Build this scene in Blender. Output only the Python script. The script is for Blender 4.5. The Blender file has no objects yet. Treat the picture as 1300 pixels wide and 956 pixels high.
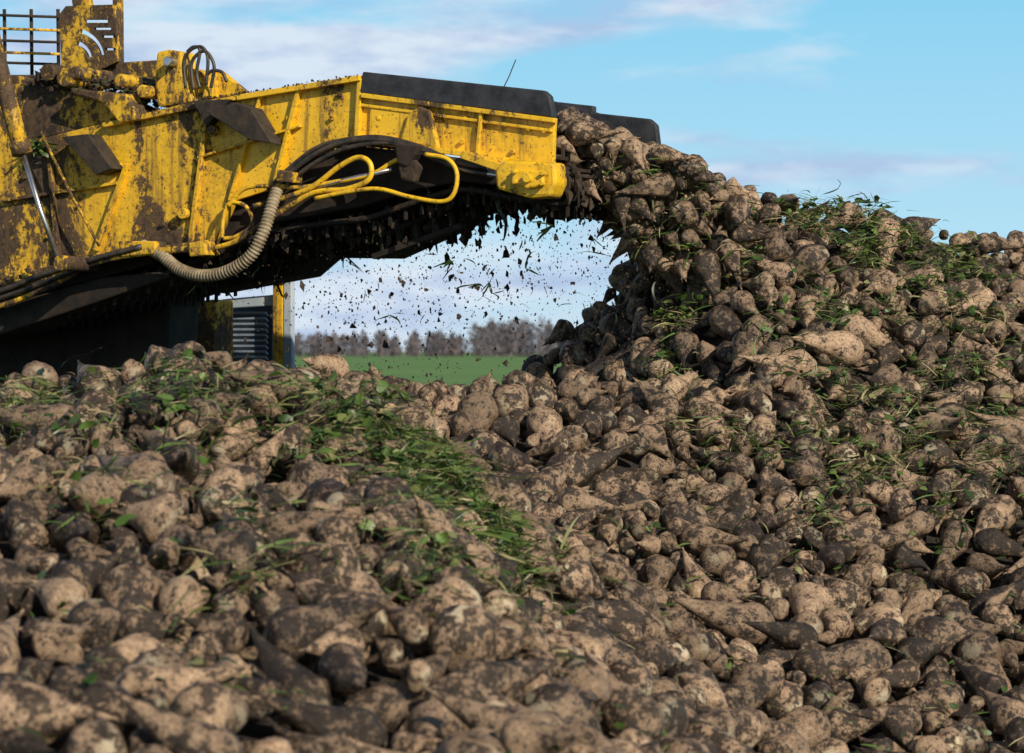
import bpy, bmesh, math, random
import numpy as np
from mathutils import Vector, Matrix, noise as mnoise
random.seed(7); rng=np.random.default_rng(7)
scene=bpy.context.scene
CZ=2.0; F=4500.0; HY=445.0
# ---------------------------------------------------------------- helpers
def link(o,parent=None):
    scene.collection.objects.link(o)
    if parent: o.parent=parent
    return o
def mk(name,verts,faces,mat=None,parent=None,smooth=False):
    me=bpy.data.meshes.new(name); me.from_pydata([tuple(v) for v in verts],[],faces); me.update()
    bm=bmesh.new(); bm.from_mesh(me); bmesh.ops.recalc_face_normals(bm,faces=bm.faces); bm.to_mesh(me); bm.free()
    if mat: me.materials.append(mat)
    if smooth: me.polygons.foreach_set('use_smooth',[True]*len(me.polygons))
    return link(bpy.data.objects.new(name,me),parent)
def nt(name):
    m=bpy.data.materials.new(name); m.use_nodes=True; t=m.node_tree; t.nodes.clear()
    out=t.nodes.new('ShaderNodeOutputMaterial'); b=t.nodes.new('ShaderNodeBsdfPrincipled'); t.links.new(b.outputs[0],out.inputs[0])
    return m,t,b
def N(t,typ,**kw):
    n=t.nodes.new(typ)
    for k,v in kw.items(): setattr(n,k,v)
    return n
def ramp(t,src,stops):
    r=t.nodes.new('ShaderNodeValToRGB'); e=r.color_ramp.elements
    while len(e)<len(stops): e.new(0.5)
    for i,(p,c) in enumerate(stops):
        e[i].position=p; e[i].color=(c,c,c,1) if isinstance(c,(int,float)) else (*c,1)
    t.links.new(src,r.inputs[0]); return r.outputs[0]
def mix(t,f,a,b,mode='MIX'):
    m=t.nodes.new('ShaderNodeMix'); m.data_type='RGBA'; m.blend_type=mode
    for i,v in ((0,f),(6,a),(7,b)):
        if hasattr(v,'links'): t.links.new(v,m.inputs[i])
        elif i==0: m.inputs[0].default_value=v
        else: m.inputs[i].default_value=(*v,1)
    return m.outputs[2]
def math_(t,op,a,b=None,clamp=False):
    m=t.nodes.new('ShaderNodeMath'); m.operation=op; m.use_clamp=clamp
    for i,v in ((0,a),(1,b)):
        if v is None: continue
        if hasattr(v,'links'): t.links.new(v,m.inputs[i])
        else: m.inputs[i].default_value=v
    return m.outputs[0]
def noise(t,vec,scale,detail=6,rough=.6,dist=0.0):
    n=N(t,'ShaderNodeTexNoise'); n.inputs['Scale'].default_value=scale; n.inputs['Detail'].default_value=detail
    n.inputs['Roughness'].default_value=rough; n.inputs['Distortion'].default_value=dist
    if vec is not None: t.links.new(vec,n.inputs['Vector'])
    return n.outputs[0]
def bump(t,b,h,strength,dist):
    n=t.nodes.new('ShaderNodeBump'); n.inputs['Strength'].default_value=strength; n.inputs['Distance'].default_value=dist
    t.links.new(h,n.inputs['Height']); t.links.new(n.outputs[0],b.inputs['Normal'])
# ---------------------------------------------------------------- materials
def mat_beet():
    m,t,b=nt('beet_skin')
    tc=N(t,'ShaderNodeTexCoord'); oi=N(t,'ShaderNodeObjectInfo')
    cx=N(t,'ShaderNodeCombineXYZ'); r=oi.outputs['Random']
    t.links.new(math_(t,'MULTIPLY',r,91.0),cx.inputs[0]); t.links.new(math_(t,'MULTIPLY',r,57.0),cx.inputs[1])
    add=N(t,'ShaderNodeVectorMath',operation='ADD'); t.links.new(tc.outputs['Object'],add.inputs[0]); t.links.new(cx.outputs[0],add.inputs[1])
    v=add.outputs[0]
    n1=noise(t,v,1.7,3,.65); n2=noise(t,v,6.5,4,.78)
    skin=mix(t,ramp(t,n2,[(.36,0),(.59,1)]),(.185,.108,.058),(.56,.375,.22))
    r3=math_(t,'FRACT',math_(t,'MULTIPLY',r,7.7))
    s=math_(t,'ADD',n1,math_(t,'MULTIPLY',math_(t,'SUBTRACT',r3,.43),.22))
    s=math_(t,'ADD',s,math_(t,'MULTIPLY',math_(t,'SUBTRACT',n2,.5),1.15))
    mask=ramp(t,s,[(.49,0),(.53,1)])
    mud=mix(t,ramp(t,n2,[(.4,0),(.7,1)]),(.015,.010,.006),(.078,.049,.028))
    col=mix(t,mask,skin,mud)
    at=N(t,'ShaderNodeAttribute',attribute_name='crown')
    cm=math_(t,'MULTIPLY',at.outputs['Fac'],ramp(t,n1,[(.45,1),(.52,0)]))
    col=mix(t,math_(t,'MULTIPLY',cm,.75),col,(.62,.54,.36))
    hs=N(t,'ShaderNodeHueSaturation'); t.links.new(col,hs.inputs['Color'])
    r2=math_(t,'FRACT',math_(t,'MULTIPLY',r,17.3))
    t.links.new(math_(t,'ADD',.48,math_(t,'MULTIPLY',r2,.64)),hs.inputs['Value'])
    hs.inputs['Saturation'].default_value=.93
    t.links.new(hs.outputs[0],b.inputs['Base Color'])
    t.links.new(ramp(t,n2,[(.35,.32),(.65,.68)]),b.inputs['Roughness'])
    bump(t,b,n2,.85,.009)
    return m
def mat_yellow(name,dirt,lg=.10):
    m,t,b=nt(name)
    g=N(t,'ShaderNodeNewGeometry'); v=g.outputs['Position']
    mp=N(t,'ShaderNodeMapping'); t.links.new(v,mp.inputs[0]); mp.inputs['Scale'].default_value=(1.0,1.0,.5)
    n1=noise(t,mp.outputs[0],3.2,8,.72,.4); n2=noise(t,v,34,5,.7); n3=noise(t,v,.9,3,.6)
    sx=N(t,'ShaderNodeSeparateXYZ'); t.links.new(v,sx.inputs[0])
    left=N(t,'ShaderNodeMapRange'); t.links.new(sx.outputs[0],left.inputs[0])
    left.inputs[1].default_value=-.7; left.inputs[2].default_value=-2.1; left.inputs[3].default_value=0; left.inputs[4].default_value=lg
    s=math_(t,'ADD',math_(t,'ADD',n1,left.outputs[0]),math_(t,'MULTIPLY',math_(t,'SUBTRACT',n2,.5),.42))
    mask=ramp(t,math_(t,'ADD',s,dirt),[(.56,0),(.61,1)])
    film=ramp(t,math_(t,'ADD',s,dirt),[(.44,0),(.61,1)])
    paint=mix(t,n3,(.79,.45,.013),(.86,.53,.02))
    paint=mix(t,math_(t,'MULTIPLY',film,.7),paint,(.33,.18,.03))
    col=mix(t,mask,paint,mix(t,ramp(t,n2,[(.4,0),(.65,1)]),(.02,.013,.009),(.12,.07,.035)))
    mp2=N(t,'ShaderNodeMapping'); t.links.new(v,mp2.inputs[0]); mp2.inputs['Scale'].default_value=(22,22,1.6)
    st=ramp(t,math_(t,'ADD',noise(t,mp2.outputs[0],1,4,.6),math_(t,'MULTIPLY',left.outputs[0],.5)),[(.56,0),(.70,1)])
    col=mix(t,math_(t,'MULTIPLY',st,.7),col,(.10,.058,.025))
    mp3=N(t,'ShaderNodeMapping'); t.links.new(v,mp3.inputs[0]); mp3.inputs['Rotation'].default_value=(0,.35,0); mp3.inputs['Scale'].default_value=(3,3,90)
    sc=ramp(t,noise(t,mp3.outputs[0],1,3,.5),[(.66,0),(.69,1)])
    col=mix(t,math_(t,'MULTIPLY',sc,.5),col,(.16,.10,.04))
    sp=ramp(t,noise(t,v,80,2,.6),[(.63,0),(.67,1)])
    col=mix(t,math_(t,'MULTIPLY',sp,.85),col,(.05,.032,.018))
    t.links.new(col,b.inputs['Base Color'])
    t.links.new(ramp(t,film,[(0,.36),(1,.85)]),b.inputs['Roughness'])
    bump(t,b,math_(t,'ADD',mask,math_(t,'MULTIPLY',n2,.25)),.6,.007)
    return m
def mat_simple(name,c1,c2,sc,rough=.7,metal=0,bs=.4,bd=.004,detail=5):
    m,t,b=nt(name); g=N(t,'ShaderNodeNewGeometry'); v=g.outputs['Position']
    n=noise(t,v,sc,detail,.65)
    t.links.new(mix(t,ramp(t,n,[(.35,0),(.65,1)]),c1,c2),b.inputs['Base Color'])
    b.inputs['Roughness'].default_value=rough; b.inputs['Metallic'].default_value=metal
    bump(t,b,n,bs,bd); return m
M_beet=mat_beet()
M_yel=mat_yellow('yellow_paint',-.015); M_yeld=mat_yellow('yellow_paint_muddy',.05,.05); M_pipe=mat_yellow('pipe_paint_muddy',.03,.05)
M_rub=mat_simple('rubber_sheet',(.010,.012,.016),(.04,.04,.045),14,.55,0,.5,.01)
M_flap=mat_simple('muddy_flap',(.012,.010,.008),(.055,.038,.024),16,.8,0,.6,.01)
M_hose=mat_simple('hose_rubber',(.015,.015,.016),(.08,.06,.04),18,.45)
M_mud=mat_simple('mud',(.018,.012,.008),(.07,.045,.026),22,.9,0,.9,.02)
M_dark=mat_simple('muddy_steel',(.008,.006,.004),(.04,.025,.015),9,.8,.1,.7,.01)
M_steel=mat_simple('steel',(.35,.34,.33),(.6,.6,.6),20,.28,.9,.1)
M_corr=mat_simple('corrugated_sleeve',(.13,.095,.05),(.34,.27,.17),20,.7)
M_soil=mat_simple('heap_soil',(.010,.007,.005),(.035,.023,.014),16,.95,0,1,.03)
M_blue=mat_simple('blue_grey_paint',(.30,.38,.46),(.45,.50,.54),6,.5)
M_lougap=mat_simple('louvre_gap_shade',(.02,.03,.045),(.05,.065,.085),6,.5)  # backing plate coloured dark to paint the shade between the slats
M_slat=mat_simple('louvre_slat_paint',(.16,.21,.27),(.28,.33,.38),6,.5)  # slats coloured lighter to stand out from the painted gap shade
def mat_leaf():
    m,t,b=nt('beet_leaf'); at=N(t,'ShaderNodeAttribute',attribute_name='tint')
    c=ramp(t,at.outputs['Fac'],[(0,(.014,.028,.007)),(.35,(.038,.078,.013)),(.66,(.10,.165,.032)),(.82,(.17,.17,.06)),(1,(.36,.30,.16))])
    t.links.new(c,b.inputs['Base Color']); b.inputs['Roughness'].default_value=.45
    return m
M_leaf=mat_leaf()
# ---------------------------------------------------------------- height of the heap
def vn(x,y,s,seed):
    xs=x*s; ys=y*s; xi=np.floor(xs); yi=np.floor(ys); fx=xs-xi; fy=ys-yi
    fx=fx*fx*(3-2*fx); fy=fy*fy*(3-2*fy)
    def hsh(a,b):
        q=np.sin(a*127.1+b*311.7+seed*74.7)*43758.5453; return q-np.floor(q)
    return (hsh(xi,yi)*(1-fx)+hsh(xi+1,yi)*fx)*(1-fy)+(hsh(xi,yi+1)*(1-fx)+hsh(xi+1,yi+1)*fx)*fy-.5
def smax(a,b,k=.12):
    d=np.clip(.5+.5*(a-b)/k,0,1); return b*(1-d)+a*d+k*d*(1-d)
def H(x,y):
    x=np.asarray(x,float); y=np.asarray(y,float)
    near=np.where(y<11.2,1.30+(y-7)*.158,1.96-(y-11.2)*.6)
    near=np.where(y<6,1.14-(6-y)*.6,near)
    near=near+.12*np.exp(-((x+.98)/.42)**2)*np.exp(-((y-11)/1.6)**2)
    near=near-.075
    xe=-.50+(11-y)*.15
    near=near-.75*np.maximum(0,x-xe)
    mid=np.where(y<14.3,.95+(y-10.5)*.245,1.88-(y-14.3)*.6)
    mid=np.where(y<9,.58-(9-y)*.6,mid)-.09*np.maximum(0,x)
    cz=np.minimum(1.84+(x+.02)*.88,2.79-.145*(x-.8))
    right=np.where(y<16.3,cz-.42*(16.3-y),cz-.6*(y-16.3))
    z=smax(smax(near,mid),right)
    z=z+.13*vn(x,y,1.3,1)+.09*vn(x,y,3.1,2)
    return np.maximum(z,-.3)
xs=np.arange(-4.2,6.2,.06); ys=np.arange(3.4,21.5,.06)
X,Y=np.meshgrid(xs,ys); Z=H(X,Y)-.15
nx,ny=len(xs),len(ys)
V=np.stack([X.ravel(),Y.ravel(),Z.ravel()],1)
fc=[(j*nx+i,j*nx+i+1,(j+1)*nx+i+1,(j+1)*nx+i) for j in range(ny-1) for i in range(nx-1)]
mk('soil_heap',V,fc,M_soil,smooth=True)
def hit(px,py):
    kx=(px-650)/F; kz=(HY-py)/F
    for d in np.arange(5.5,19,.03):
        if CZ+kz*d<=H(kx*d,d)+.04: return kx*d,d,float(H(kx*d,d))
    return None
# ---------------------------------------------------------------- beet meshes
bcol=bpy.data.collections.new('sugar_beet_shapes')
def beet_mesh(i):
    r=random.Random(100+i); ns,nr=24,26
    L=r.uniform(2.9,4.4) if i%4 else r.uniform(2.1,2.5)
    pw=r.uniform(.8,1.2); bx,by=r.uniform(-.4,.4),r.uniform(-.4,.4); b3=r.uniform(-.6,.6)
    off=Vector((i*13.1,i*7.7,3)); ga=r.uniform(0,6.28); flat=r.uniform(.86,1)
    verts=[];crown=[];faces=[]
    zc=L*.235
    for k in range(nr+1):
        t=(k/nr)**1.12
        if t<.045: rad=.30+ t/.045*.30
        elif t<.22: rad=.60+.40*math.sin((t-.045)/.175*math.pi/2)
        else:
            q=(t-.22)/.78; rad=max(.045,(.23*math.cos(q*math.pi/2)+.77)*(1-q)**pw)
        z=t*L
        ox=bx*max(0,t-.3)**2*2; oy=by*max(0,t-.3)**2*2+b3*max(0,t-.6)**2*4
        for j in range(ns):
            a=j/ns*2*math.pi+t*.7
            g=1
            for gg in (ga,ga+math.pi):
                da=(a-gg+math.pi)%(2*math.pi)-math.pi; g-=.12*math.exp(-(da/.2)**2)*min(1,t*5)
            p=Vector((math.cos(a)*rad,math.sin(a)*rad*flat,z))
            d=1+.13*mnoise.noise(p*1.0+off)+.06*mnoise.noise(Vector((p.x*2.4,p.y*2.4,p.z*5))+off)+.03*mnoise.noise(p*9+off)
            if t<.14: d*=1+.06*math.sin(a*7+i)*(1-t/.14)
            p.x*=g*d; p.y*=g*d; p.x+=ox; p.y+=oy
            verts.append((p.x,p.y,p.z-zc)); crown.append(max(0,1-t/.065))
    verts.append((0,0,-zc+.03)); crown.append(1)
    for k in range(nr):
        for j in range(ns):
            faces.append((k*ns+j,k*ns+(j+1)%ns,(k+1)*ns+(j+1)%ns,(k+1)*ns+j))
    c=len(verts)-1
    for j in range(ns): faces.append((c,(j+1)%ns,j))
    for s in range(r.choice((0,1,1,2,3))):
        a=r.uniform(0,6.28); z0=r.uniform(.5,.8)*L-zc; ln=r.uniform(.3,.7)
        base=Vector((math.cos(a)*.15,math.sin(a)*.15,z0)); dr=Vector((math.cos(a+r.uniform(-.6,.6)),math.sin(a),r.uniform(1.5,2.5))).normalized()
        s0=len(verts); K=5
        for k in range(K+1):
            q=k/K; cpt=base+dr*ln*q+Vector((r.uniform(-.04,.04),r.uniform(-.04,.04),.15*q*q)); rr=.10*(1-q)+.012
            for j in range(5):
                aa=j/5*6.283; verts.append((cpt.x+math.cos(aa)*rr,cpt.y+math.sin(aa)*rr,cpt.z)); crown.append(0)
        for k in range(K):
            for j in range(5): faces.append((s0+k*5+j,s0+k*5+(j+1)%5,s0+(k+1)*5+(j+1)%5,s0+(k+1)*5+j))
    me=bpy.data.meshes.new('sugar_beet_shape'); me.from_pydata(verts,[],faces); me.update()
    bm=bmesh.new(); bm.from_mesh(me); bmesh.ops.recalc_face_normals(bm,faces=bm.faces); bm.to_mesh(me); bm.free()
    at=me.attributes.new('crown','FLOAT','POINT'); at.data.foreach_set('value',crown)
    me.polygons.foreach_set('use_smooth',[True]*len(me.polygons)); me.materials.append(M_beet)
    o=bpy.data.objects.new('sugar_beet_shape_%02d'%i,me); bcol.objects.link(o)
NB=20
for i in range(NB): beet_mesh(i)
def scatter(name,items):
    me=bpy.data.meshes.new(name); me.from_pydata([tuple(q[0]) for q in items],[],[])
    a=me.attributes.new('rot','FLOAT_VECTOR','POINT'); a.data.foreach_set('vector',np.array([q[1] for q in items],dtype=np.float32).ravel())
    a=me.attributes.new('scl','FLOAT_VECTOR','POINT'); a.data.foreach_set('vector',np.array([q[2] for q in items],dtype=np.float32).ravel())
    a=me.attributes.new('idx','INT','POINT'); a.data.foreach_set('value',np.array([random.randrange(NB) for q in items],dtype=np.int32))
    o=link(bpy.data.objects.new(name,me))
    g=bpy.data.node_groups.get('beet_scatter')
    if not g:
        g=bpy.data.node_groups.new('beet_scatter','GeometryNodeTree')
        g.interface.new_socket('Geometry',in_out='INPUT',socket_type='NodeSocketGeometry')
        g.interface.new_socket('Geometry',in_out='OUTPUT',socket_type='NodeSocketGeometry')
        gi=g.nodes.new('NodeGroupInput'); go=g.nodes.new('NodeGroupOutput')
        ip=g.nodes.new('GeometryNodeInstanceOnPoints'); ci=g.nodes.new('GeometryNodeCollectionInfo')
        ci.inputs['Collection'].default_value=bcol; ci.inputs['Separate Children'].default_value=True; ci.inputs['Reset Children'].default_value=True
        def na(n,dt):
            q=g.nodes.new('GeometryNodeInputNamedAttribute'); q.data_type=dt; q.inputs['Name'].default_value=n; return q.outputs['Attribute']
        g.links.new(gi.outputs[0],ip.inputs['Points']); g.links.new(ci.outputs[0],ip.inputs['Instance'])
        ip.inputs['Pick Instance'].default_value=True
        g.links.new(na('idx','INT'),ip.inputs['Instance Index'])
        g.links.new(na('rot','FLOAT_VECTOR'),ip.inputs['Rotation']); g.links.new(na('scl','FLOAT_VECTOR'),ip.inputs['Scale'])
        g.links.new(ip.outputs[0],go.inputs[0])
    md=o.modifiers.new('scatter','NODES'); md.node_group=g
    return o
class Packer:
    """packs tapered roots approximated by six spheres each"""
    def __init__(s,c=.11): s.c=c; s.g={}; s.items=[]
    def free(s,sp,f):
        c=s.c; G=s.g
        for (x,y,z,r) in sp:
            rm=r+.095
            for a in range(int((x-rm)//c),int((x+rm)//c)+1):
                for b in range(int((y-rm)//c),int((y+rm)//c)+1):
                    for d in range(int((z-rm)//c),int((z+rm)//c)+1):
                        for (qx,qy,qz,qr) in G.get((a,b,d),()):
                            dd=(r+qr)*f
                            if (qx-x)**2+(qy-y)**2+(qz-z)**2<dd*dd: return False
        return True
    def add(s,p,r,d,f):
        sp=[(p[0]+d.x*k*r,p[1]+d.y*k*r,p[2]+d.z*k*r,q*r) for k,q in ((0,.96),(.85,.76),(1.55,.52),(2.1,.32),(2.6,.18),(-.45,.7))]
        if not s.free(sp,f): return False
        for q in sp: s.g.setdefault((int(q[0]//s.c),int(q[1]//s.c),int(q[2]//s.c)),[]).append(q)
        q=d.to_track_quat('Z','Y')@Matrix.Rotation(random.uniform(0,6.283),3,'Z').to_quaternion()
        w=r*random.uniform(.88,1.04)
        s.items.append((p,tuple(q.to_euler()),(w,w*random.uniform(.95,1.05),r*random.uniform(.95,1.12)))); return True
def rdir(g=(0,0),sp=.45,mean=-.08,mx=9):
    a=random.uniform(0,6.283); e=random.gauss(mean,sp)
    d=Vector((math.cos(a)*math.cos(e),math.sin(a)*math.cos(e),math.sin(e)))
    lim=(g[0]*d.x+g[1]*d.y)
    if d.z>mx: d.z=mx*random.random()
    d.z+=lim; return d.normalized()
pk=Packer()
for (n,d0,d1,f,mu) in ((50000,.0,.045,.95,.062),(28000,.0,.06,.92,.047),(26000,.04,.14,.87,.052),(12000,.0,.10,.83,.033)):
    x=rng.uniform(-3.4,4.3,n); y=rng.uniform(5.0,17.8,n)
    ok=(x>-.175*y-.4)&(x<.19*y+.5); x=x[ok]; y=y[ok]; n=len(x)
    h0=H(x,y); gx=(H(x+.08,y)-H(x-.08,y))/.16; gy=(H(x,y+.08)-H(x,y-.08))/.16
    z=h0-rng.uniform(d0,d1,n); r=np.clip(rng.normal(mu,.012,n)*np.where(y<10,1.08,1),.024,.092)
    for i in range(n):
        if z[i]<-.05: continue
        for _ in range(2):
            if pk.add((float(x[i]),float(y[i]),float(z[i])),float(r[i]),rdir((gx[i],gy[i]),.40,-.06,.4),f): break
scatter('sugar_beet_pile',pk.items)
print('beets',len(pk.items))
# ---------------------------------------------------------------- machine frame
TH=math.radians(25); c_,s_=math.cos(TH),math.sin(TH)
Y0=15.2; X0=(703-650)/F*Y0
nvec=Vector((s_,c_,0)); uvec=Vector((c_,-s_,0))
def A(px,py,o=0.0):   # point drawn on the near wall plane, then moved o metres across the machine
    k=(px-650)/F; t=(X0-k*Y0)/(c_+k*s_)
    x=X0-t*c_; y=Y0+t*s_; z=CZ+(HY-py)/F*y
    return Vector((x+o*s_,y+o*c_,z))
def B(px,py,o=0.0):   # point drawn on the plane lying o metres behind the near wall
    x0=X0+o*s_; y0=Y0+o*c_; k=(px-650)/F; t=(x0-k*y0)/(c_+k*s_)
    x=x0-t*c_; y=y0+t*s_; return Vector((x,y,CZ+(HY-py)/F*y))
loader=link(bpy.data.objects.new('beet_loader',None))
def bevel(o,w,seg=2):
    if w>0:
        b=o.modifiers.new('b','BEVEL'); b.width=w; b.segments=seg; b.limit_method='ANGLE'
def prism(name,pts,o0,o1,mat,bv=.006,par=loader,fn=None):
    fn=fn or B
    n=len(pts); v=[fn(x,y,o0) for x,y in pts]; v+=[p+nvec*(o1-o0) for p in v]
    f=[tuple(range(n)),tuple(range(2*n-1,n-1,-1))]+[(i,(i+1)%n,n+(i+1)%n,n+i) for i in range(n)]
    o=mk(name,v,f,mat,par); bevel(o,bv); return o
def bar(name,p,q,w,o0,o1,mat,bv=.003):
    dx,dy=q[0]-p[0],q[1]-p[1]; l=math.hypot(dx,dy); nx_,ny_=-dy/l*w/2,dx/l*w/2
    return prism(name,[(p[0]+nx_,p[1]+ny_),(q[0]+nx_,q[1]+ny_),(q[0]-nx_,q[1]-ny_),(p[0]-nx_,p[1]-ny_)],o0,o1,mat,bv)
def crom(P,n=10):
    P=[Vector(p) for p in P]; P=[P[0]*2-P[1]]+P+[P[-1]*2-P[-2]]; out=[]
    for i in range(1,len(P)-2):
        for k in range(n):
            t=k/n; a,b,c,d=P[i-1:i+3]
            out.append(.5*((2*b)+(c-a)*t+(2*a-5*b+4*c-d)*t*t+(3*b-a-3*c+d)*t**3))
    out.append(P[-2]); return out
def tube(name,P,r,mat,par=loader,smoothp=True,corr=False,ns=12):
    Q=crom(P,10) if smoothp else [Vector(p) for p in P]
    if corr:
        L=[0]
        for a,b in zip(Q,Q[1:]): L.append(L[-1]+(b-a).length)
        n=int(L[-1]/.004); R=[]; j=0
        for i in range(n+1):
            s=L[-1]*i/n
            while j<len(L)-2 and L[j+1]<s: j+=1
            R.append(Q[j].lerp(Q[j+1],(s-L[j])/max(1e-9,L[j+1]-L[j])))
        Q=R
    v=[];f=[]; up=Vector((.1,.9,.3))
    for i,p in enumerate(Q):
        d=(Q[min(i+1,len(Q)-1)]-Q[max(i-1,0)]).normalized(); a=d.cross(up).normalized(); b=d.cross(a)
        rr=r*(1+(.13 if (i//2)%2 else -.06)) if corr else r
        for j in range(ns):
            t=j/ns*6.28318; v.append(p+a*math.cos(t)*rr+b*math.sin(t)*rr)
    for i in range(len(Q)-1):
        for j in range(ns): f.append((i*ns+j,i*ns+(j+1)%ns,(i+1)*ns+(j+1)%ns,(i+1)*ns+j))
    f.append(tuple(range(ns))); f.append(tuple(range(len(v)-ns,len(v))))
    return mk(name,v,f,mat,par,smooth=True)
def atube(name,pts,r,mat,**k): return tube(name,[B(p[0],p[1],p[2] if len(p)>2 else -.06) for p in pts],r,mat,**k)
def cyl(name,px,py,o0,o1,r,mat,bv=.003,ns=24,par=loader):
    a=B(px,py,o0); b=a+nvec*(o1-o0); u=uvec; w=Vector((0,0,1)); v=[]
    for e in (a,b):
        for j in range(ns): t=j/ns*6.28318; v.append(e+u*math.cos(t)*r+w*math.sin(t)*r)
    f=[tuple(range(ns)),tuple(range(ns,2*ns))]+[(j,(j+1)%ns,ns+(j+1)%ns,ns+j) for j in range(ns)]
    o=mk(name,v,f,mat,par); bevel(o,bv); return o
W=.98
wall=[(-160,222),(0,182),(60,174),(130,157),(246,129),(300,122),(455,97),(458,119),(704,151),(702,208),(640,203),(560,190),(450,176),(385,205),(345,240),(290,258),(268,310),(180,318),(120,330),(0,362),(-160,410)]
prism('conveyor_side_wall',wall,0,.03,M_yel,.004)
prism('conveyor_far_wall',wall,W,W+.03,M_yeld,.004,fn=A)
bar('top_rim_a',(300,124),(456,99),7,-.045,0,M_yel); bar('top_rim_b',(458,121),(703,153),6,-.04,0,M_yel)
bar('top_rim_c',(130,159),(300,124),6,-.04,0,M_yel)
bar('mid_rim',(455,133),(700,166),4,-.022,0,M_yel)
bar('bottom_rim_a',(452,176),(640,203),7,-.05,0,M_yel); bar('bottom_rim_b',(-160,407),(0,359),9,-.06,0,M_yel)
bar('bottom_rim_c',(0,359),(120,327),9,-.06,0,M_yel); bar('bottom_rim_d',(120,327),(268,308),8,-.06,0,M_yel)
bar('bottom_rim_e',(268,308),(290,259),7,-.05,0,M_yel)
for i,(p,q,w) in enumerate([((378,113),(347,236),5),((262,140),(240,309),5),((456,100),(452,174),6),((540,133),(520,186),4),((160,208),(120,318),5),((60,180),(72,330),5),((330,120),(290,255),3),((610,140),(605,196),4),((250,200),(380,160),3),((0,255),(150,232),4)]):
    bar('rib_%d'%i,p,q,w,-.03,0,M_yel)
prism('cover_plate',[(470,137),(522,143),(510,182),(468,176)],-.016,0,M_yel,.004)
prism('lug_plate',[(508,180),(518,145),(532,135),(545,140),(556,188)],-.04,-.004,M_yel,.006)
for i,(x,y) in enumerate([(480,150),(500,176),(590,150),(640,158),(670,163),(690,166),(650,192),(365,150),(350,205),(282,150),(250,215),(232,270),(205,285),(150,210),(100,260),(30,225),(60,300),(420,150),(430,120),(585,180)]):
    cyl('bolt_%d'%i,x,y,-.02,0,.011,M_yeld,.003,8)
for i,(x,y,r) in enumerate([(268,165,.022),(231,271,.025),(655,222,.03),(690,213,.018)]): cyl('boss_%d'%i,x,y,-.12 if x>600 else -.05,0,r,M_yeld,.004)
prism('rubber_flap_a',[(262,143),(296,130),(318,137),(345,182),(318,178)],-.12,-.005,M_flap,.004)
prism('rubber_flap_b',[(244,128),(292,126),(262,160)],-.07,-.004,M_flap,.004)
prism('rubber_flap_c',[(78,174),(112,170),(142,214),(122,222)],-.12,-.005,M_flap,.004)
prism('rubber_skirt',[(460,91),(690,115),(698,122),(703,150),(455,119)],-.03,.012,M_rub,.008)
prism('far_rubber_skirt',[(700,128),(760,144),(824,151),(833,159),(836,184),(740,180),(690,172)],W-.04,W,M_rub,.008)
prism('far_rubber_skirt_b',[(460,97),(640,117),(640,150),(455,126)],W-.02,W+.02,M_rub,.008,fn=A)
prism('drive_gearbox',[(640,203),(703,206),(706,232),(698,250),(672,252),(630,240),(627,216)],-.13,-.002,M_pipe,.014)
prism('gearbox_cover',[(650,214),(690,217),(690,236),(668,240),(648,232)],-.16,-.132,M_yel,.01)
for i,(x,y) in enumerate([(652,218),(688,220),(687,233),(652,231),(668,226)]): cyl('gear_bolt_%d'%i,x,y,-.18,-.155,.009 if i<4 else .02,M_yeld,.002,10)
bar('lower_bracket',(585,196),(640,215),10,-.1,-.03,M_yel)
cyl('head_roller',705,232,.03,W,.075,M_dark,.01)
top=[(705,200),(640,190),(560,178),(450,160),(380,180),(250,220),(0,270),(-160,310)]
bot=[(-160,420),(0,405),(100,380),(200,348),(265,322),(330,296),(400,284),(460,276),(520,256),(580,240),(640,250),(705,258),(724,245),(728,225),(718,208)]
def resamp(P,st):
    Q=crom([Vector((x,y,0)) for x,y in P],12); out=[Q[0]]; acc=0
    for a,b in zip(Q,Q[1:]):
        acc+=(b-a).length
        if acc>=st: out.append(b); acc=0
    return out
rv=[];rf=[]
def addbox(v,f,c,ax,ay,az):
    s=len(v)
    for a in (-1,1):
        for b in (-1,1):
            for c2 in (-1,1): v.append(c+ax*a+ay*b+az*c2)
    for q in ((0,1,3,2),(4,6,7,5),(0,4,5,1),(2,3,7,6),(0,2,6,4),(1,5,7,3)): f.append(tuple(s+k for k in q))
for P in (top,bot):
    R=resamp(P,9)
    for i,p in enumerate(R):
        q=R[min(i+1,len(R)-1)]; tdir=(A(q.x,q.y)-A(p.x,p.y)); 
        tdir=tdir.normalized() if tdir.length>1e-6 else uvec
        up=nvec.cross(tdir)
        addbox(rv,rf,A(p.x,p.y,W/2+.015),nvec*(W/2-.03),tdir*.007,up*.007)
        if i%2==0:
            for k in range(11):
                sgn=-1 if P is bot else 1
                addbox(rv,rf,A(p.x,p.y,.08+k*.08)+Vector((0,0,sgn*.03)),nvec*.008,tdir*.006,Vector((.0,0,.03)))
mk('conveyor_web',rv,rf,M_dark,loader)
for i,o in enumerate((.06,.5,.92)):
    for nm,P in (('top',top),('bot',bot)):
        R=resamp(P,14); tube('belt_%s_%d'%(nm,i),[A(p.x,p.y,o) for p in R],.014,M_dark,smoothp=False,ns=8)
prism('conveyor_bed',[(-160,330),(0,290),(250,240),(380,200),(450,185),(640,210),(700,222),(700,244),(580,230),(520,240),(450,262),(330,284),(260,312),(180,336),(0,384),(-160,410)],.06,W-.05,M_dark,.01,fn=A)
prism('return_guard',[(250,322),(400,300),(480,300),(575,262),(592,276),(540,300),(480,327),(400,326),(372,350),(250,372)],.62,.9,M_dark,.01)
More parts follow.
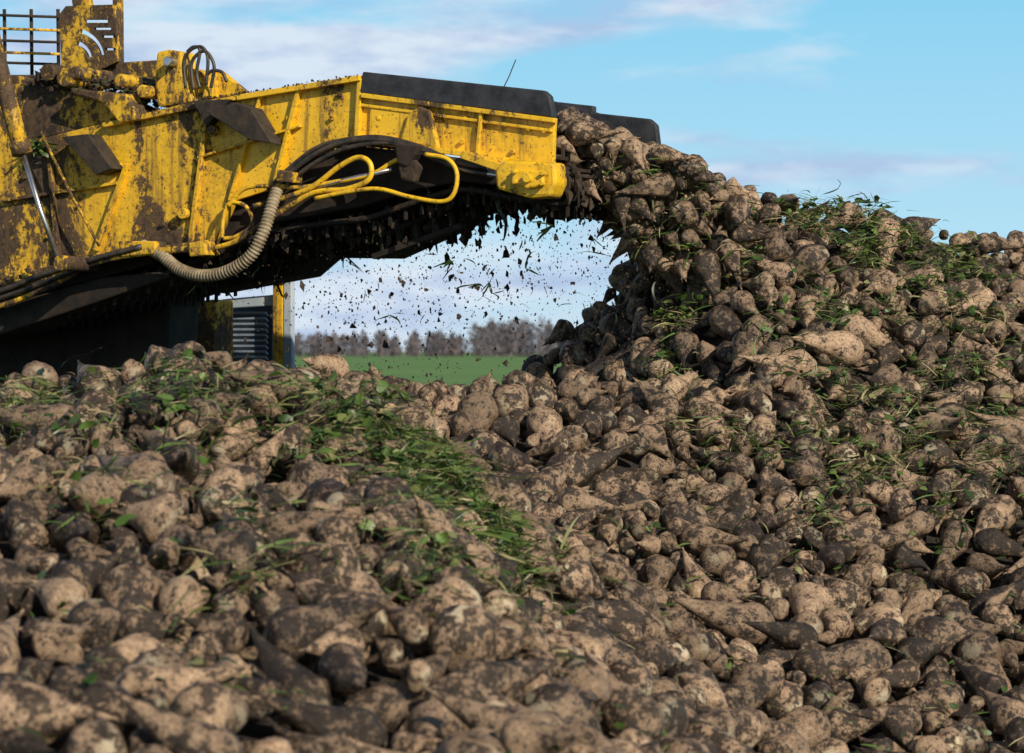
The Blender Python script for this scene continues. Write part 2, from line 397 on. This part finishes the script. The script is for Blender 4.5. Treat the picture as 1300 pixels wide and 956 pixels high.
bar('guard_frame',(472,326),(585,286),7,.2,.26,M_dark); bar('guard_frame_b',(480,300),(560,266),5,.2,.26,M_dark)
for i in range(5):
    bar('guard_strut_%d'%i,(485+i*22,321-i*7.5),(482+i*22,298-i*7.5),5,.21,.25,M_dark)
prism('cleaning_unit',[(-160,395),(0,378),(150,345),(250,322),(300,330),(240,352),(214,382),(208,500),(208,760),(-160,760)],.65,.95,M_dark,.02)  # shaded cavity of the machine body, its shade built as a near-black muddy block
prism('chain_guard',[(-160,400),(0,388),(130,352),(200,345),(215,352),(120,385),(0,425),(-160,450)],.02,.34,M_dark,.01)
atube('hydraulic_hose_a',[(350,246),(366,222),(400,196),(440,180),(490,178),(540,192),(580,206),(624,214)],.013,M_hose)
atube('hydraulic_hose_b',[(352,252),(372,228),(405,204),(445,187),(500,182),(548,200),(590,216),(626,222)],.011,M_hose)
atube('hydraulic_hose_c',[(340,240),(365,216),(398,190),(430,179),(480,174),(530,185),(575,203),(624,209)],.010,M_hose)
atube('corrugated_hose',[(352,240,-.1),(345,262,-.13),(334,296,-.16),(318,325,-.17),(290,344,-.17),(258,350,-.16),(228,342,-.13),(205,324,-.1),(182,312,-.06)],.026,M_corr,corr=True)
for i,(x,y) in enumerate([(626,214),(626,222),(624,209)]): atube('hose_fitting_%d'%i,[(x-6,y-1),(x+6,y+1),(x+12,y+2)],.014,M_steel)
atube('yellow_pipe_a',[(322,262,-.08),(352,254,-.08),(395,238,-.08),(430,212,-.08),(455,200,-.08),(470,208,-.08),(468,228,-.08),(440,240,-.08),(395,246,-.08),(340,280,-.08),(300,306,-.08),(268,316,-.08)],.012,M_pipe)
atube('yellow_pipe_b',[(540,196,-.09),(568,202,-.09),(580,220,-.09),(576,246,-.09),(560,256,-.09),(520,250,-.09),(480,240,-.09),(440,244,-.09),(400,252,-.09)],.010,M_pipe)
atube('yellow_pipe_c',[(290,262,-.07),(310,240,-.07),(345,236,-.07),(380,238,-.07),(420,232,-.07),(470,222,-.07),(500,205,-.07),(520,198,-.07)],.010,M_pipe)
atube('yellow_pipe_d',[(282,302,-.07),(284,275,-.07),(292,258,-.07),(312,262,-.07),(320,285,-.07),(300,300,-.07),(284,303,-.07)],.009,M_pipe)
atube('piston_rod',[(385,243,-.07),(440,228,-.07),(498,215,-.07)],.010,M_steel,smoothp=False)
prism('pipe_clamp',[(500,182),(530,184),(528,196),(516,212),(504,208)],-.12,-.05,M_dark,.008)
prism('pipe_clamp_b',[(504,206),(520,198),(532,212),(525,232),(508,228)],-.11,-.06,M_mud,.01)
prism('pipe_clamp_c',[(352,215),(372,219),(370,232),(350,230)],-.12,-.02,M_yel,.006)
for i,(pp) in enumerate([[(-160,428),(0,388),(70,360),(110,338),(150,322)],[(-160,418),(0,378),(60,356),(130,330),(165,318)],[(-160,408),(-10,372),(50,350),(100,334),(180,313)]]):
    atube('lower_hose_%d'%i,[(x,y,-.08-.02*i) for x,y in pp],.014,M_hose if i else M_yeld)
atube('lower_pipe',[(30,362,-.1),(90,342,-.1),(150,326,-.1),(210,318,-.1),(262,316,-.1)],.016,M_pipe)
prism('hose_bracket',[(150,306),(196,306),(198,322),(152,326)],-.12,-.01,M_yeld,.006)
prism('small_block',[(238,308),(260,306),(262,324),(240,326)],-.14,-.01,M_yel,.008)
atube('hydraulic_cylinder',[(-12,40,-.30),(2,95,-.30),(14,140,-.30),(27,190,-.30)],.040,M_yel,smoothp=False,ns=20)
atube('cylinder_gland',[(25,180,-.30),(29,196,-.30)],.048,M_yeld,smoothp=False,ns=20)
atube('cylinder_rod',[(28,190,-.30),(52,268,-.28),(75,332,-.26)],.012,M_steel,smoothp=False)
cyl('rod_eye',76,334,-.3,0,.035,M_yeld)
atube('rod_guide',[(52,168,-.1),(92,250,-.1),(126,312,-.1)],.007,M_yeld,smoothp=False)
prism('hopper_rear_plate',[(-160,100),(20,96),(90,112),(160,122),(200,140),(195,160),(60,180),(-160,225)],.25,.29,M_yeld,.006)
prism('hopper_front_lip',[(-160,118),(30,106),(110,118),(165,128),(135,158),(60,174),(-160,212)],.06,.09,M_yeld,.006)
prism('hopper_channel',[(88,112),(160,119),(176,152),(150,156),(130,130),(92,120)],-.06,.06,M_yeld,.01)
prism('frame_beam',[(80,84),(205,76),(208,98),(92,106)],.45,.6,M_yeld,.01)
prism('frame_beam_b',[(-160,95),(80,95),(80,112),(-160,112)],.5,.6,M_yeld,.01)
prism('bracket_tower',[(199,66),(214,63),(232,66),(232,92),(244,130),(200,136),(196,100)],.035,.16,M_yel,.012)
prism('bracket_tower_b',[(232,84),(262,92),(264,124),(236,130)],.10,.22,M_yel,.01)
prism('gusset_plate',[(268,88),(280,90),(312,116),(300,121),(262,127)],.20,.24,M_yel,.006)
cyl('bracket_pin',212,78,-.03,.04,.022,M_steel)
prism('bolt_block',[(152,100),(180,98),(184,122),(158,124)],.1,.3,M_mud,.02)
for i,(x,y,r) in enumerate([(82,98,.045),(92,92,.03),(152,102,.03),(180,116,.03),(60,92,.04)]): cyl('pivot_%d'%i,x,y,-.02,.3,r,M_yeld,.006)
for i,pp in enumerate([[(236,112),(234,80),(242,64),(256,60),(264,74),(262,108)],[(246,114),(243,84),(250,70),(262,66),(272,84),(268,112)],[(238,66),(246,60),(254,64),(250,92),(254,112)],[(262,96),(270,90),(282,92),(288,104)]]):
    atube('top_hose_%d'%i,[(x,y,.04) for x,y in pp],.008,M_hose)
for i,y in enumerate((20,37,52,67,80)):
    atube('rail_%d'%i,[(-160,y-6,.7),(-20,y-1,.7),(76,y+2,.7)],.007,M_yeld if i%2 else M_dark,smoothp=False,ns=8)
for i,x in enumerate((-140,-70,6,40,74)): atube('rail_post_%d'%i,[(x,12,.72),(x+1,100,.72)],.009,M_dark,smoothp=False,ns=8)
slot=prism('slotted_panel',[(76,18),(84,8),(146,6),(150,78),(128,88),(78,86)],.40,.425,M_yeld,0)
def cut(o,pts):
    c=prism('cut',pts,.35,.5,M_yeld,0,None); m=o.modifiers.new('x','BOOLEAN'); m.object=c; m.operation='DIFFERENCE'; m.solver='EXACT'
    dg=bpy.context.evaluated_depsgraph_get(); me=bpy.data.meshes.new_from_object(o.evaluated_get(dg)); o.modifiers.clear(); o.data=me; bpy.data.objects.remove(c)
def arc(cx,cy,r0,r1,a0,a1,n=8):
    a=[math.radians(a0+(a1-a0)*k/n) for k in range(n+1)]
    return [(cx+r0*math.cos(t),cy-r0*math.sin(t)) for t in a]+[(cx+r1*math.cos(t),cy-r1*math.sin(t)) for t in reversed(a)]
try:
    cut(slot,arc(84,76,36,42,10,75)); cut(slot,arc(84,76,20,26,10,75))
    for (a,b,w,hh) in ((100,24,30,4),(112,34,22,3),(122,44,18,3),(126,60,14,3)): cut(slot,[(a,b),(a+w,b),(a+w,b+hh),(a,b+hh)])
except Exception as e: print('cut fail',e)
prism('panel_post',[(142,-40),(149,-40),(150,80),(144,84)],.44,.5,M_yeld,.006)
prism('panel_cap',[(88,-20),(112,-20),(116,10),(92,8)],.43,.46,M_yeld,.006)
prism('support_post',[(234,384),(272,380),(272,760),(234,760)],1.7,1.9,M_yel,.01)
prism('support_foot',[(-160,700),(420,700),(420,760),(-160,760)],1.7,2.7,M_dark,.01)
prism('louvre_housing',[(283,388),(346,384),(346,760),(283,760)],2.2,2.24,M_lougap,.01)
lv=[];lf=[]
for k in range(24):
    p=B(315,399+k*7,2.17); addbox(lv,lf,p,uvec*.112,Vector((0,0,.0055)),nvec*.014+Vector((0,0,-.008)))
mk('louvre_slats',lv,lf,M_slat,loader)
prism('louvre_frame_top',[(281,380),(348,374),(348,388),(283,392)],2.1,2.13,M_blue,.006)
prism('corner_post',[(346,352),(359,350),(359,760),(346,760)],2.05,2.09,M_yel,.006)
prism('corner_edge',[(359.5,350),(370,348),(370,760),(359.5,760)],2.05,2.09,M_blue,.006)
prism('housing_top_beam',[(200,345),(370,338),(370,350),(200,368)],2.0,2.05,M_dark,.006)
# ---------------------------------------------------------------- mud clods, falling soil
def rock(v,f,c,s,stretch=None):
    r=[(0,0,1),(.9,0,-.3),(-.45,.8,-.3),(-.45,-.8,-.3),(.5,.6,.5),(-.6,.1,.6)]
    q=Matrix.Rotation(random.uniform(0,6.28),3,Vector((random.gauss(0,1),random.gauss(0,1),random.gauss(0,1))).normalized())
    b=len(v)
    for p in r:
        w=q@(Vector(p)*s*random.uniform(.6,1.2)); 
        if stretch: w=Vector((w.x,w.y,w.z*stretch))
        v.append(c+w)
    for t in ((0,4,5),(0,1,4),(4,1,2),(5,4,2),(0,5,3),(0,3,1),(5,2,3),(1,3,2)): f.append(tuple(b+k for k in t))
v=[];f=[]
def along(P,n,smin,smax_,o0,o1,jit,st=None):
    for _ in range(n):
        i=random.randrange(len(P)-1); t=random.random(); x=P[i][0]*(1-t)+P[i+1][0]*t; y=P[i][1]*(1-t)+P[i+1][1]*t
        rock(v,f,A(x+random.gauss(0,jit),y+random.gauss(0,jit),random.uniform(o0,o1)),random.uniform(smin,smax_),st)
along([(-160,118),(30,104),(110,116),(165,126)],260,.006,.03,.0,.3,2.5)
along([(130,156),(246,128),(300,121),(380,109),(455,97)],200,.003,.010,-.05,.04,1.0)
along([(40,92),(100,98),(180,118)],160,.01,.035,.0,.4,5)
along([(-160,405),(0,361),(120,330),(268,312)],200,.004,.018,-.1,.0,3)
along(bot[:12],1100,.006,.028,.05,.95,5,1.4)
along([(290,310),(400,292),(480,286),(580,248),(700,258)],420,.006,.032,.1,.9,9,1.8)
along([(300,315),(480,296),(560,266)],60,.01,.03,.2,.8,10,2.5)
along([(640,255),(700,262),(730,250),(725,215)],200,.008,.03,.0,.9,5,1.6)
mk('mud_clods',v,f,M_mud,loader)
v=[];f=[]
n=0
while n<4000:
    px=random.uniform(290,820); lo=(300 if px<560 else 268)
    py=lo+ (abs(random.gauss(0,1))*85 if random.random()<.55 else random.uniform(0,210))
    if py>500: continue
    rock(v,f,A(px,py,random.uniform(0,1.0)),min(.022,random.lognormvariate(-5.9,.7)),random.uniform(.6,2)); n+=1
mk('falling_soil',v,f,M_mud)
poly=[(708,158),(716,148),(738,150),(758,168),(790,184),(832,190),(884,217),(930,238),(950,330),(850,345),(812,328),(794,300),(772,268),(728,228),(710,190)]
def inside(x,y,P):
    c=False; j=len(P)-1
    for i in range(len(P)):
        if (P[i][1]>y)!=(P[j][1]>y) and x<(P[j][0]-P[i][0])*(y-P[i][1])/(P[j][1]-P[i][1])+P[i][0]: c=not c
        j=i
    return c
pk2=Packer()
for f0,mu in ((.93,.055),(.86,.048),(.78,.040)):
    for _ in range(7500):
        px,py=random.uniform(700,955),random.uniform(125,350)
        if not inside(px,py,poly): continue
        d=random.uniform(15.3,16.1); p=(( px-650)/F*d,d,CZ+(HY-py)/F*d)
        dd=rdir((0,0),.6,-.4)
        if dd.z>.15: dd.z=-dd.z
        if random.random()<.5 and dd.x<0: dd.x=-dd.x
        pk2.add(p,max(.03,random.gauss(mu,.009)),dd,f0)
for _ in range(500):
    px=random.uniform(540,700); pp=A(px,random.uniform(158,172),random.uniform(.12,.85)); pk2.add(tuple(pp),random.uniform(.045,.06),rdir((0,0),.2,-.1,.1),.85)
scatter('falling_sugar_beets',pk2.items)
# ---------------------------------------------------------------- leaves, stalks and grass in the heap
class Rib:
    def __init__(s): s.v=[];s.f=[];s.t=[]
    def add(s,p,L,w,tint,el=None,curl=1.2):
        a=random.uniform(0,6.283); e=random.gauss(.0,.3) if el is None else el
        d=Vector((math.cos(a)*math.cos(e),math.sin(a)*math.cos(e),math.sin(e)))
        side=d.cross(Vector((random.gauss(0,.8),random.gauss(0,.8),1))).normalized()
        K=5; q=Vector(p); b=len(s.v); bend=Vector((random.gauss(0,.9),random.gauss(0,.9),-random.uniform(.0,.8)))*curl
        for k in range(K+1):
            t=k/K; ww=w*(.3+.7*math.sin(math.pi*min(1,t*.9+.1)))*random.uniform(.8,1.2)
            s.v.append(q-side*ww); s.v.append(q+side*ww+Vector((0,0,random.uniform(-.3,.3)*w))); s.t+= [tint,tint]
            q=q+(d+bend*t*.9).normalized()*L/K
        for k in range(K): s.f.append((b+2*k,b+2*k+1,b+2*k+3,b+2*k+2))
    def done(s,name):
        me=bpy.data.meshes.new(name); me.from_pydata([tuple(x) for x in s.v],[],s.f)
        at=me.attributes.new('tint','FLOAT','POINT'); at.data.foreach_set('value',s.t)
        me.polygons.foreach_set('use_smooth',[True]*len(me.polygons))
        me.materials.append(M_leaf); return link(bpy.data.objects.new(name,me))
R=Rib()
def tint(): 
    return min(1,max(0,random.betavariate(1.5,1.7)+(.35 if random.random()<.2 else 0)))
def leafat(x,y,big=1,lift=.03):
    z=float(H(x,y))+random.uniform(0,.04)+lift
    u=random.random()
    if u<.74: R.add((x,y,z),random.uniform(.04,.13)*big,random.uniform(.001,.0026),tint())
    elif u<.88: R.add((x,y,z),random.uniform(.05,.14)*big,random.uniform(.003,.005),tint())
    else: R.add((x,y,z),random.uniform(.025,.055)*big,random.uniform(.008,.017),tint()*.85)
clumps=[(560,630,.20,950),(600,620,.15,560),(620,670,.14,380),(640,720,.12,160),(520,660,.13,260),(480,520,.14,360),(430,545,.13,200),(400,500,.13,120),(400,570,.11,70),(350,560,.11,60),(60,490,.2,260),(30,540,.14,100),(300,520,.14,100),(170,530,.17,220),(560,740,.13,110),(330,720,.11,90),(230,475,.14,150),(300,650,.11,60),(100,620,.12,70),
(1090,300,.17,560),(1130,310,.15,480),(1180,350,.18,500),(1040,262,.14,180),(950,330,.11,90),(870,415,.14,300),(1190,430,.22,420),(1150,540,.18,300),(1100,600,.16,240),(1220,520,.18,280),(960,560,.14,180),(1050,480,.13,120),(900,540,.12,80),(1200,620,.14,120),(930,275,.12,110),(980,430,.13,100),(1270,400,.15,140),(1060,370,.15,160),(1280,580,.15,90),(1050,650,.12,70),(840,300,.09,70),(1250,330,.13,80)]
for px,py,r,n in clumps:
    q=hit(px,py)
    if not q: continue
    sub=[(random.gauss(0,r*.75),random.gauss(0,r*1.15)) for _ in range(9)]
    for _ in range(n):
        a=random.choice(sub); leafat(q[0]+a[0]+random.gauss(0,r*.25),q[1]+a[1]+random.gauss(0,r*.3),1.0,random.uniform(-.01,.042))
for _ in range(8500):
    y=random.uniform(5.5,17); x=random.uniform(-.16*y-.2,.17*y+.3)
    if vn(x,y,1.6,9)+random.gauss(0,.2)>.1: leafat(x,y,.75,-.014)
for _ in range(240):
    while True:
        px,py=random.uniform(760,950),random.uniform(195,350)
        if inside(px,py,poly): break
    d=random.uniform(15.25,15.45); R.add(((px-650)/F*d,d,CZ+(HY-py)/F*d),random.uniform(.05,.14),random.uniform(.0015,.005),tint())
R.done('beet_leaf_litter')
R=Rib()
for _ in range(70):
    px=random.uniform(420,820); py=random.uniform(290,440); R.add(A(px,py,random.uniform(0,1)),random.uniform(.03,.1),random.uniform(.0015,.005),.15*random.random(),el=random.uniform(-1.2,1.2))
for (x,y) in ((600,375),(612,372),(596,360),(742,320),(740,300),(690,285),(482,400),(655,340),(560,330)):
    for _ in range(3): R.add(A(x,y,.1),random.uniform(.06,.13),random.uniform(.003,.008),.05,el=random.uniform(-1,1))
R.done('falling_leaves')
R=Rib()
for _ in range(60): R.add(A(55+random.gauss(0,8),185+random.gauss(0,4),-.05),random.uniform(.03,.09),random.uniform(.003,.01),random.uniform(.3,.7))
for _ in range(160):
    x=random.uniform(20,180); R.add(A(x,112+random.gauss(0,8),random.uniform(0,.2)),random.uniform(.03,.1),random.uniform(.001,.003),random.uniform(.0,.95))
for _ in range(110):
    i=random.randrange(3,11); x,y=bot[i]; R.add(A(x+random.uniform(-40,40),y+random.uniform(0,8),random.uniform(.1,.9)),random.uniform(.05,.16),random.uniform(.002,.008),.1*random.random(),el=random.uniform(-1.5,-.6))
tw=R.done('caught_weeds'); tw.parent=loader
atube('caught_twig',[(640,110,0),(646,98,0),(650,88,0),(655,76,0)],.0025,M_mud,ns=5)
# ---------------------------------------------------------------- ground, field, treeline
def mat_field():
    m,t,b=nt('winter_crop'); g=N(t,'ShaderNodeNewGeometry'); v=g.outputs['Position']
    n=noise(t,v,.02,5,.6); n2=noise(t,v,3,4,.7)
    c=mix(t,ramp(t,n,[(.35,0),(.65,1)]),(.07,.17,.022),(.11,.23,.035)); c=mix(t,ramp(t,n2,[(.5,0),(.7,.4)]),c,(.10,.085,.04))
    t.links.new(c,b.inputs['Base Color']); b.inputs['Roughness'].default_value=.9; return m
S=6000
mk('field',[(-S,-200,0),(S,-200,0),(S,S,0),(-S,S,0)],[(0,1,2,3)],mat_field())
mk('soil_ground',[(-14,-6,.004),(16,-6,.004),(16,24,.004),(-14,24,.004)],[(0,1,2,3)],M_soil)
def mat_tree():
    m,t,b=nt('hazy_bare_woodland'); at=N(t,'ShaderNodeAttribute',attribute_name='tint')
    c=ramp(t,at.outputs['Fac'],[(0,(.07,.070,.088)),(.5,(.125,.108,.122)),(1,(.19,.155,.155))]); t.links.new(c,b.inputs['Base Color']); b.inputs['Roughness'].default_value=1; return m  # bluish distance haze is mixed into these bare-tree colours
tv=[];tf=[];tt=[]
for k in range(420):
    d=random.uniform(1150,1300); x=random.uniform(-230,230)
    sx=650+x/d*F
    hgt=random.uniform(5.5,8.5)
    if 590<sx<700: hgt=random.uniform(9,12.5)
    if 470<sx<590: hgt*=1.05
    wd=hgt*random.uniform(.28,.45); tn=random.random()
    b=len(tv); tv+=[(x-.25,d,0),(x+.25,d,0),(x+.08,d,hgt*.9),(x-.08,d,hgt*.9)]; tf.append((b,b+1,b+2,b+3)); tt+=[.1]*4
    for j in range(190):
        a=random.uniform(0,6.283); rr=math.sqrt(random.random()); zz=random.uniform(.02,1)
        pr=math.sin(min(1,zz*1.05)*math.pi)**.6 if .2<zz<.95 else (.3 if zz>.9 else .9)
        c=Vector((x+math.cos(a)*rr*wd*pr,d+math.sin(a)*rr*wd*pr,zz*hgt)); s=random.uniform(.25,.75)
        b=len(tv)
        for _ in range(3): tv.append(c+Vector((random.gauss(0,s*.6),random.gauss(0,s*.6),random.gauss(0,s))))
        tf.append((b,b+1,b+2)); q=min(1,max(0,tn*.5+random.random()*.5)); tt+=[q]*3
me=bpy.data.meshes.new('distant_treeline'); me.from_pydata([tuple(q) for q in tv],[],tf); at=me.attributes.new('tint','FLOAT','POINT'); at.data.foreach_set('value',tt)
me.materials.append(mat_tree()); link(bpy.data.objects.new('distant_treeline',me))
# ---------------------------------------------------------------- light and sky
el=math.radians(29); az=math.radians(147)
sd=Vector((math.sin(az)*math.cos(el),math.cos(az)*math.cos(el),math.sin(el)))
L=bpy.data.lights.new('sun','SUN'); L.energy=5.0; L.angle=math.radians(.5); L.color=(1,.89,.73)
so=link(bpy.data.objects.new('sun',L)); so.rotation_euler=sd.to_track_quat('Z','Y').to_euler()
w=bpy.data.worlds.new('World'); scene.world=w; w.use_nodes=True; t=w.node_tree; t.nodes.clear()
out=t.nodes.new('ShaderNodeOutputWorld'); bg=t.nodes.new('ShaderNodeBackground'); t.links.new(bg.outputs[0],out.inputs[0])
sky=t.nodes.new('ShaderNodeTexSky'); sky.sky_type='NISHITA'; sky.sun_disc=False; sky.sun_elevation=el; sky.sun_rotation=az; sky.air_density=1; sky.dust_density=.3; sky.ozone_density=1.5
tc=t.nodes.new('ShaderNodeTexCoord'); sx=t.nodes.new('ShaderNodeSeparateXYZ'); t.links.new(tc.outputs['Generated'],sx.inputs[0])
K=1.6
def k3(a,b,c): return (a*K,b*K,c*K)
low=ramp(t,sx.outputs[2],[(0.0,k3(6.2,7.5,8.6)),(.03,k3(4.6,7.5,9.1)),(.10,k3(2.6,6.4,8.9))])
hi=N(t,'ShaderNodeMapRange'); t.links.new(sx.outputs[2],hi.inputs[0]); hi.inputs[1].default_value=.12; hi.inputs[2].default_value=.35; hi.inputs[3].default_value=0; hi.inputs[4].default_value=1
base=mix(t,hi.outputs[0],low,sky.outputs[0])
mp=t.nodes.new('ShaderNodeMapping'); t.links.new(tc.outputs['Generated'],mp.inputs[0]); mp.inputs['Scale'].default_value=(9,9,42); mp.inputs['Location'].default_value=(3.1,0,1.7)
c1=noise(t,mp.outputs[0],1,7,.55,.3)
bias=N(t,'ShaderNodeMapRange'); t.links.new(sx.outputs[0],bias.inputs[0]); bias.inputs[1].default_value=-.14; bias.inputs[2].default_value=.14; bias.inputs[3].default_value=.10; bias.inputs[4].default_value=-.05
hz=N(t,'ShaderNodeMapRange'); t.links.new(sx.outputs[2],hz.inputs[0]); hz.inputs[1].default_value=0; hz.inputs[2].default_value=.045; hz.inputs[3].default_value=.03; hz.inputs[4].default_value=0
lowonly=N(t,'ShaderNodeMapRange'); t.links.new(sx.outputs[2],lowonly.inputs[0]); lowonly.inputs[1].default_value=.25; lowonly.inputs[2].default_value=.5; lowonly.inputs[3].default_value=.9; lowonly.inputs[4].default_value=0
cm=ramp(t,math_(t,'ADD',math_(t,'ADD',c1,bias.outputs[0]),hz.outputs[0]),[(.47,0),(.63,1)])
mp2=t.nodes.new('ShaderNodeMapping'); t.links.new(tc.outputs['Generated'],mp2.inputs[0]); mp2.inputs['Scale'].default_value=(22,22,85)
c2=noise(t,mp2.outputs[0],1,6,.6)
cc=mix(t,ramp(t,c2,[(.4,0),(.58,1)]),k3(4.4,5.5,7.8),k3(7.4,8.2,9.2))
t.links.new(mix(t,math_(t,'MULTIPLY',cm,lowonly.outputs[0]),base,cc),bg.inputs[0]); bg.inputs[1].default_value=.0625
# ---------------------------------------------------------------- camera
cam=bpy.data.cameras.new('camera'); co=link(bpy.data.objects.new('camera',cam)); scene.camera=co
cam.sensor_width=36; cam.lens=36*F/1300; cam.clip_end=9000; cam.clip_start=.1
co.location=(0,0,CZ); co.rotation_euler=(math.radians(90)-33/F,0,0)
cam.dof.use_dof=True; cam.dof.focus_distance=15.0; cam.dof.aperture_fstop=7.5
scene.view_settings.view_transform='Standard'; scene.view_settings.look='None'; scene.view_settings.exposure=0
